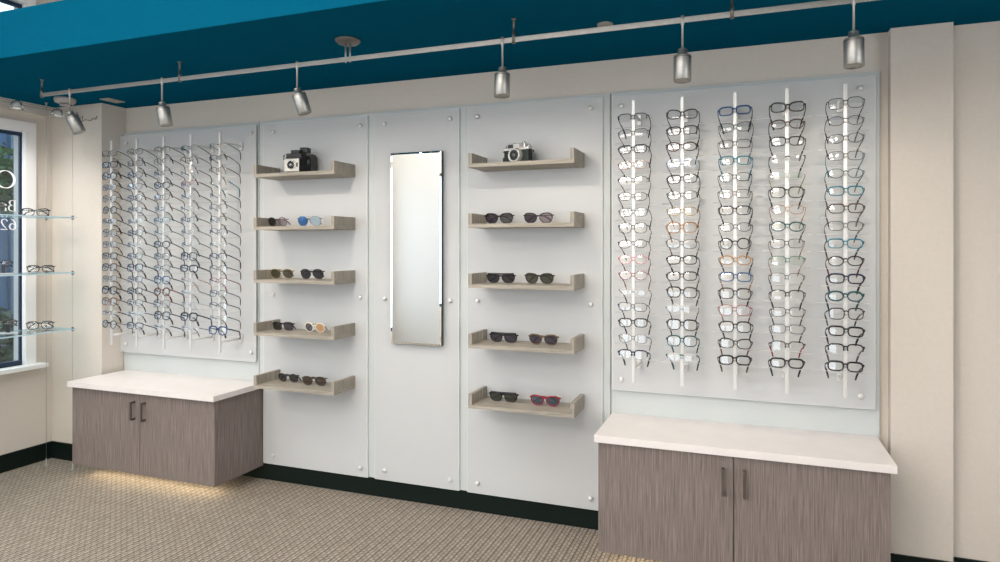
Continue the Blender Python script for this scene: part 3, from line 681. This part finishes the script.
G = 'eyeglasses on the glass shelves'
def facing(x, y): return math.atan2(0 - x, -3.414 - y) + math.pi   # turn local -y towards the viewer side of the room
def on_shelf(lab, style, c, tcol, x, y, z, bold, rz):
    zb = min(p[1] for p in outline(style)); return eyewear('eyeglasses', lab, 'eyeglasses', style, c, tcol, 'lens', (x, y, z-zb*1.2+.0050), (R(4), 0, rz), G, bold, True, 1.2)
on_shelf('black eyeglasses on the top glass shelf by the window', 'cat', 'black', 'black', -4.36, -.454, 1.694, 1, R(48))
on_shelf('black eyeglasses on the middle glass shelf by the window', 'rect', 'charcoal', 'black', -4.36, -.420, 1.325, 1, R(48))
on_shelf('grey-brown eyeglasses on the lowest glass shelf by the window', 'square', 'grey', 'charcoal', -4.36, -.425, .948, 1, R(44))
for y, z, c, lab in ((-.675, 1.694, 'black', 'top'), (-.645, 1.325, 'navy', 'middle'), (-.617, .948, 'charcoal', 'lowest')):
    t = thing('eyewear_stand', 'short black post on a clear base, on the %s glass shelf' % lab, 'stand', (-4.37, y, z), (0,0,R(45)), 'black posts on the glass shelves')
    MB().bbox(-.055, .055, -.028, .028, 0, .006, .002).build('stand_base', M['clear'], t)
    MB().bbox(-.010, .010, -.008, .008, .006, .060, .002).build('stand_post', M['black'], t)
    eyewear('eyeglasses', '%s eyeglasses propped on the black post of the %s glass shelf' % (c, lab), 'eyeglasses', 'rect', c, c, 'lens', (-4.37-.012, y-.012, z+.066), (R(-6), 0, R(45)), G, 1, True)

# ------------------------------------------------------------------ lettering on the window (read from outside)
t = thing('window_lettering', 'white serif letters and numbers on the window glass, read from outside', 'lettering', (XL-.035+.003, -.385, 1.6))
def stroke(mb, pts, ws, x=0):
    """ribbon in the (Y,Z) plane with changing width"""
    P = [Vector((0, a, b)) for a, b in pts]; vs = []
    for i, p in enumerate(P):
        a = P[max(0, i-1)]; b = P[min(len(P)-1, i+1)]; d = (b-a).normalized(); n = Vector((0, -d.z, d.y)); w = ws[i] if isinstance(ws, list) else ws
        vs += [p+n*w/2, p-n*w/2, p+n*w/2+Vector((.0012,0,0)), p-n*w/2+Vector((.0012,0,0))]
    k = len(P)
    for i in range(k-1):
        a = 4*i; b = a+4
        mb.add(vs[a:a+4]+vs[b:b+4], [(0,1,5,4),(2,6,7,3),(0,4,6,2),(1,3,7,5)])
# letters run towards -Y (mirrored for someone inside)
m = MB(); cy, cz, ra, rb = -.070, .348, .058, .058
pts = []; ws = []
for k in range(33):
    a = 2*math.pi*k/32; pts.append((cy+ra*math.cos(a), cz+rb*math.sin(a))); ws.append(.004+.014*abs(math.cos(a))**1.5)
stroke(m, pts, ws); m.build('letter', M['vinyl'], t)
m = MB(); z0, z1 = .135, .210   # B
stroke(m, [(-.010, z0), (-.010, z1)], .011); stroke(m, [(.0, z1-.0015), (-.030, z1-.0015)], .004); stroke(m, [(.0, z0+.0015), (-.030, z0+.0015)], .004)
mid = (z0+z1)/2+.003
stroke(m, [(-.030, z1-.001), (-.040, z1-.006), (-.044, z1-.017), (-.040, mid+.006), (-.028, mid), (-.012, mid)], [.003,.006,.010,.006,.003,.003])
stroke(m, [(-.012, mid), (-.034, mid), (-.046, mid-.007), (-.050, mid-.019), (-.045, z0+.007), (-.030, z0+.001)], [.003,.004,.007,.011,.007,.003])
m.build('letter', M['vinyl'], t)
m = MB(); stroke(m, [(-.068, z0), (-.068, z0+.050)], .009); stroke(m, [(-.060, z0+.0015), (-.078, z0+.0015)], .003); stroke(m, [(-.068, z0+.036), (-.078, z0+.048), (-.090, z0+.050)], [.003,.006,.010])
m.build('letter', M['vinyl'], t)
m = MB(); z0 = .008        # 6
pts = [(-.038, z0+.075), (-.022, z0+.070), (-.009, z0+.052), (-.005, z0+.030), (-.010, z0+.010), (-.024, z0+.002), (-.039, z0+.010), (-.044, z0+.025), (-.038, z0+.040), (-.024, z0+.044), (-.010, z0+.036)]
stroke(m, pts, [.003,.006,.009,.011,.009,.004,.009,.010,.008,.004,.003]); m.build('numeral', M['vinyl'], t)
m = MB()
pts = [(-.058, z0+.058), (-.064, z0+.070), (-.078, z0+.074), (-.092, z0+.066), (-.095, z0+.052), (-.086, z0+.034), (-.070, z0+.016), (-.057, z0+.003), (-.100, z0+.004)]
stroke(m, pts, [.008,.005,.004,.008,.010,.008,.005,.005,.007]); m.build('numeral', M['vinyl'], t)

# ------------------------------------------------------------------ outside the window
ex = MB().box(-30, XL-.14, -12, 16, -.35, -.25)
o = ex.build('pavement', noise_tint(mat('pavement_grey', (.08, .09, .10), .9), (3,3,3), .1)); o['kind'] = 'structure'
bt = thing('neighbouring_building', 'blue-clad building seen through the window', 'building', (-13.0, 2, -.25))
bw = MB().box(-.3, 0, -10, 12, 0, 4.9)
bw.build('facade', noise_tint(mat('blue_cladding', (.055, .115, .20), .7), (.3, 1.2, .1), .25), bt)
for y in range(-8, 12, 2):
    MB().box(0, .05, y-.5, y+.5, .9, 2.9).build('facade_window', mat('facade_glass', (.05, .08, .13), .15), bt)
    MB().box(0, .08, y+.9, y+1.02, 0, 4.9).build('pilaster_strip', mat('pale_strip', (.07, .12, .18), .6), bt)
def foliage(name, label, cat, loc, rx, rz, n, col):
    t = thing(name, label, cat, loc); m = MB()
    for i in range(n):
        th = random.uniform(0, 2*math.pi); ph = math.acos(random.uniform(-1, 1)); rr = random.uniform(.45, 1)
        c = Vector((rx*rr*math.sin(ph)*math.cos(th), rx*rr*math.sin(ph)*math.sin(th), rz + .0 + rz*rr*math.cos(ph)))
        if cat == 'tree': c.z += 2.05
        d = Vector((random.gauss(0,1), random.gauss(0,1), random.gauss(0,1))).normalized(); e = d.cross(Vector((0,0,1))).normalized() if abs(d.z) < .99 else Vector((1,0,0))
        f = d.cross(e); s = random.uniform(.05, .10)
        m.add([c-e*s, c+f*s*.5, c+e*s, c-f*s*.5], [(0,1,2,3)])
    m.build('leaves', noise_tint(mat('leaf_' + name, col, .6), (2,2,2), .4), t)
    if cat == 'tree':
        MB().tube([(0,0,0), (.03,.0,.9), (-.03,.05,1.9), (.05,0,2.8)], [.09,.07,.05,.02], 8).build('trunk', mat('bark', (.07,.05,.035), .9), t)
    else: MB().tube([(0,0,0), (.0,.0,rz)], [.04,.02], 8).build('stem', mat('twig', (.07,.05,.035), .9), t)
foliage('street_tree', 'green leafy tree outside the window', 'tree', (-8.9, 1.95, -.25), .55, .55, 900, (.03, .085, .02))
foliage('street_shrub', 'dark green shrub low outside the window', 'shrub', (-8.2, 1.75, -.25), .45, .52, 500, (.02, .05, .025))

# ------------------------------------------------------------------ ceiling light fittings of the shop (above and behind the viewer)
def troffer(x, y, label, row):
    t = thing('ceiling_light', label, 'ceiling light', (x, y, ZC), (0,0,0), 'ceiling lights of the shop')
    f = MB(); f.box(-.62, .62, -.47, -.45, -.04, 0); f.box(-.62, .62, .45, .47, -.04, 0); f.box(-.62, -.60, -.45, .45, -.04, 0); f.box(.60, .62, -.45, .45, -.04, 0)
    f.build('light_frame', M['white_paint'], t)
    MB().box(-.60, .60, -.45, .45, -.03, -.012).build('light_diffuser', M['troffer_%d' % row], t)
pos = [(x, y) for y in (-2.3, -3.8, -5.2, -6.4) for x in (-3.9, -2.4, -.9)]
for i, (x, y) in enumerate(pos):
    troffer(x, y, 'square ceiling light, %s from the left in the %s row' % (['first', 'second', 'third'][i % 3], ['nearest', 'second nearest', 'third nearest', 'farthest'][i // 3]), i // 3)
# daylight of the shop windows behind the viewer; fill at the added right window
for i, (a, b) in enumerate(((-4.2, -2.3), (-1.9, 0.0))):
    l = bpy.data.lights.new('window_daylight', 'AREA'); l.shape = 'RECTANGLE'; l.size = b-a-.1; l.size_y = 2.1; l.energy = 20; l.color = (1, .97, .95)
    lo = bpy.data.objects.new('window_daylight', l); C.objects.link(lo); lo.location = ((a+b)/2, YF-.02, 1.6); lo.rotation_euler = (R(90), 0, 0)
l = bpy.data.lights.new('window_daylight', 'AREA'); l.shape = 'RECTANGLE'; l.size = 1.6; l.size_y = 2.0; l.energy = 22; l.color = (.80, .90, 1)
lo = bpy.data.objects.new('window_daylight', l); C.objects.link(lo); lo.location = (XL+.01, -3.55, 1.55); lo.rotation_euler = (R(90), 0, R(-90))
l = bpy.data.lights.new('window_daylight', 'AREA'); l.shape = 'RECTANGLE'; l.size = 2.7; l.size_y = 2.0; l.energy = 45; l.color = (.98, .98, 1)  # fill light at the added right window, facing the left wall
lo = bpy.data.objects.new('window_daylight', l); C.objects.link(lo); lo.location = (XR-.01, -4.0, 1.55); lo.rotation_euler = (R(90), 0, R(90))
# soft warm beams of the track spotlights
for i, (x, tilt) in enumerate(LX):
    l = bpy.data.lights.new('spot_beam', 'SPOT'); l.energy = 10.0; l.spot_size = R(140); l.spot_blend = 1; l.shadow_soft_size = .008; l.color = (1, .88, .74)
    lo = bpy.data.objects.new('spot_beam', l); C.objects.link(lo)
    lo.location = (x - math.sin(R(tilt))*.13, YT+.012, ZR-.116-.135); lo.rotation_euler = (R(28), 0, 0)

# ------------------------------------------------------------------ world, camera, view
w = bpy.data.worlds.new('sky'); S.world = w; w.use_nodes = True
bg = w.node_tree.nodes['Background']; bg.inputs['Color'].default_value = (.86, .92, 1.0, 1); bg.inputs['Strength'].default_value = 2.1

cam = bpy.data.cameras.new('camera'); co = bpy.data.objects.new('camera', cam); C.objects.link(co)
co.location = (0, -3.414, 1.5); co.rotation_euler = (R(90), 0, R(20.584))
cam.sensor_width = 36; cam.lens = 657.4/1000*36; cam.shift_y = -(281-246.1)/1000
cam.clip_start = .05
S.camera = co
S.view_settings.view_transform = 'Standard'; S.view_settings.look = 'None'; S.view_settings.gamma = 1
S.view_settings.use_curve_mapping = False; S.view_settings.exposure = 0.08
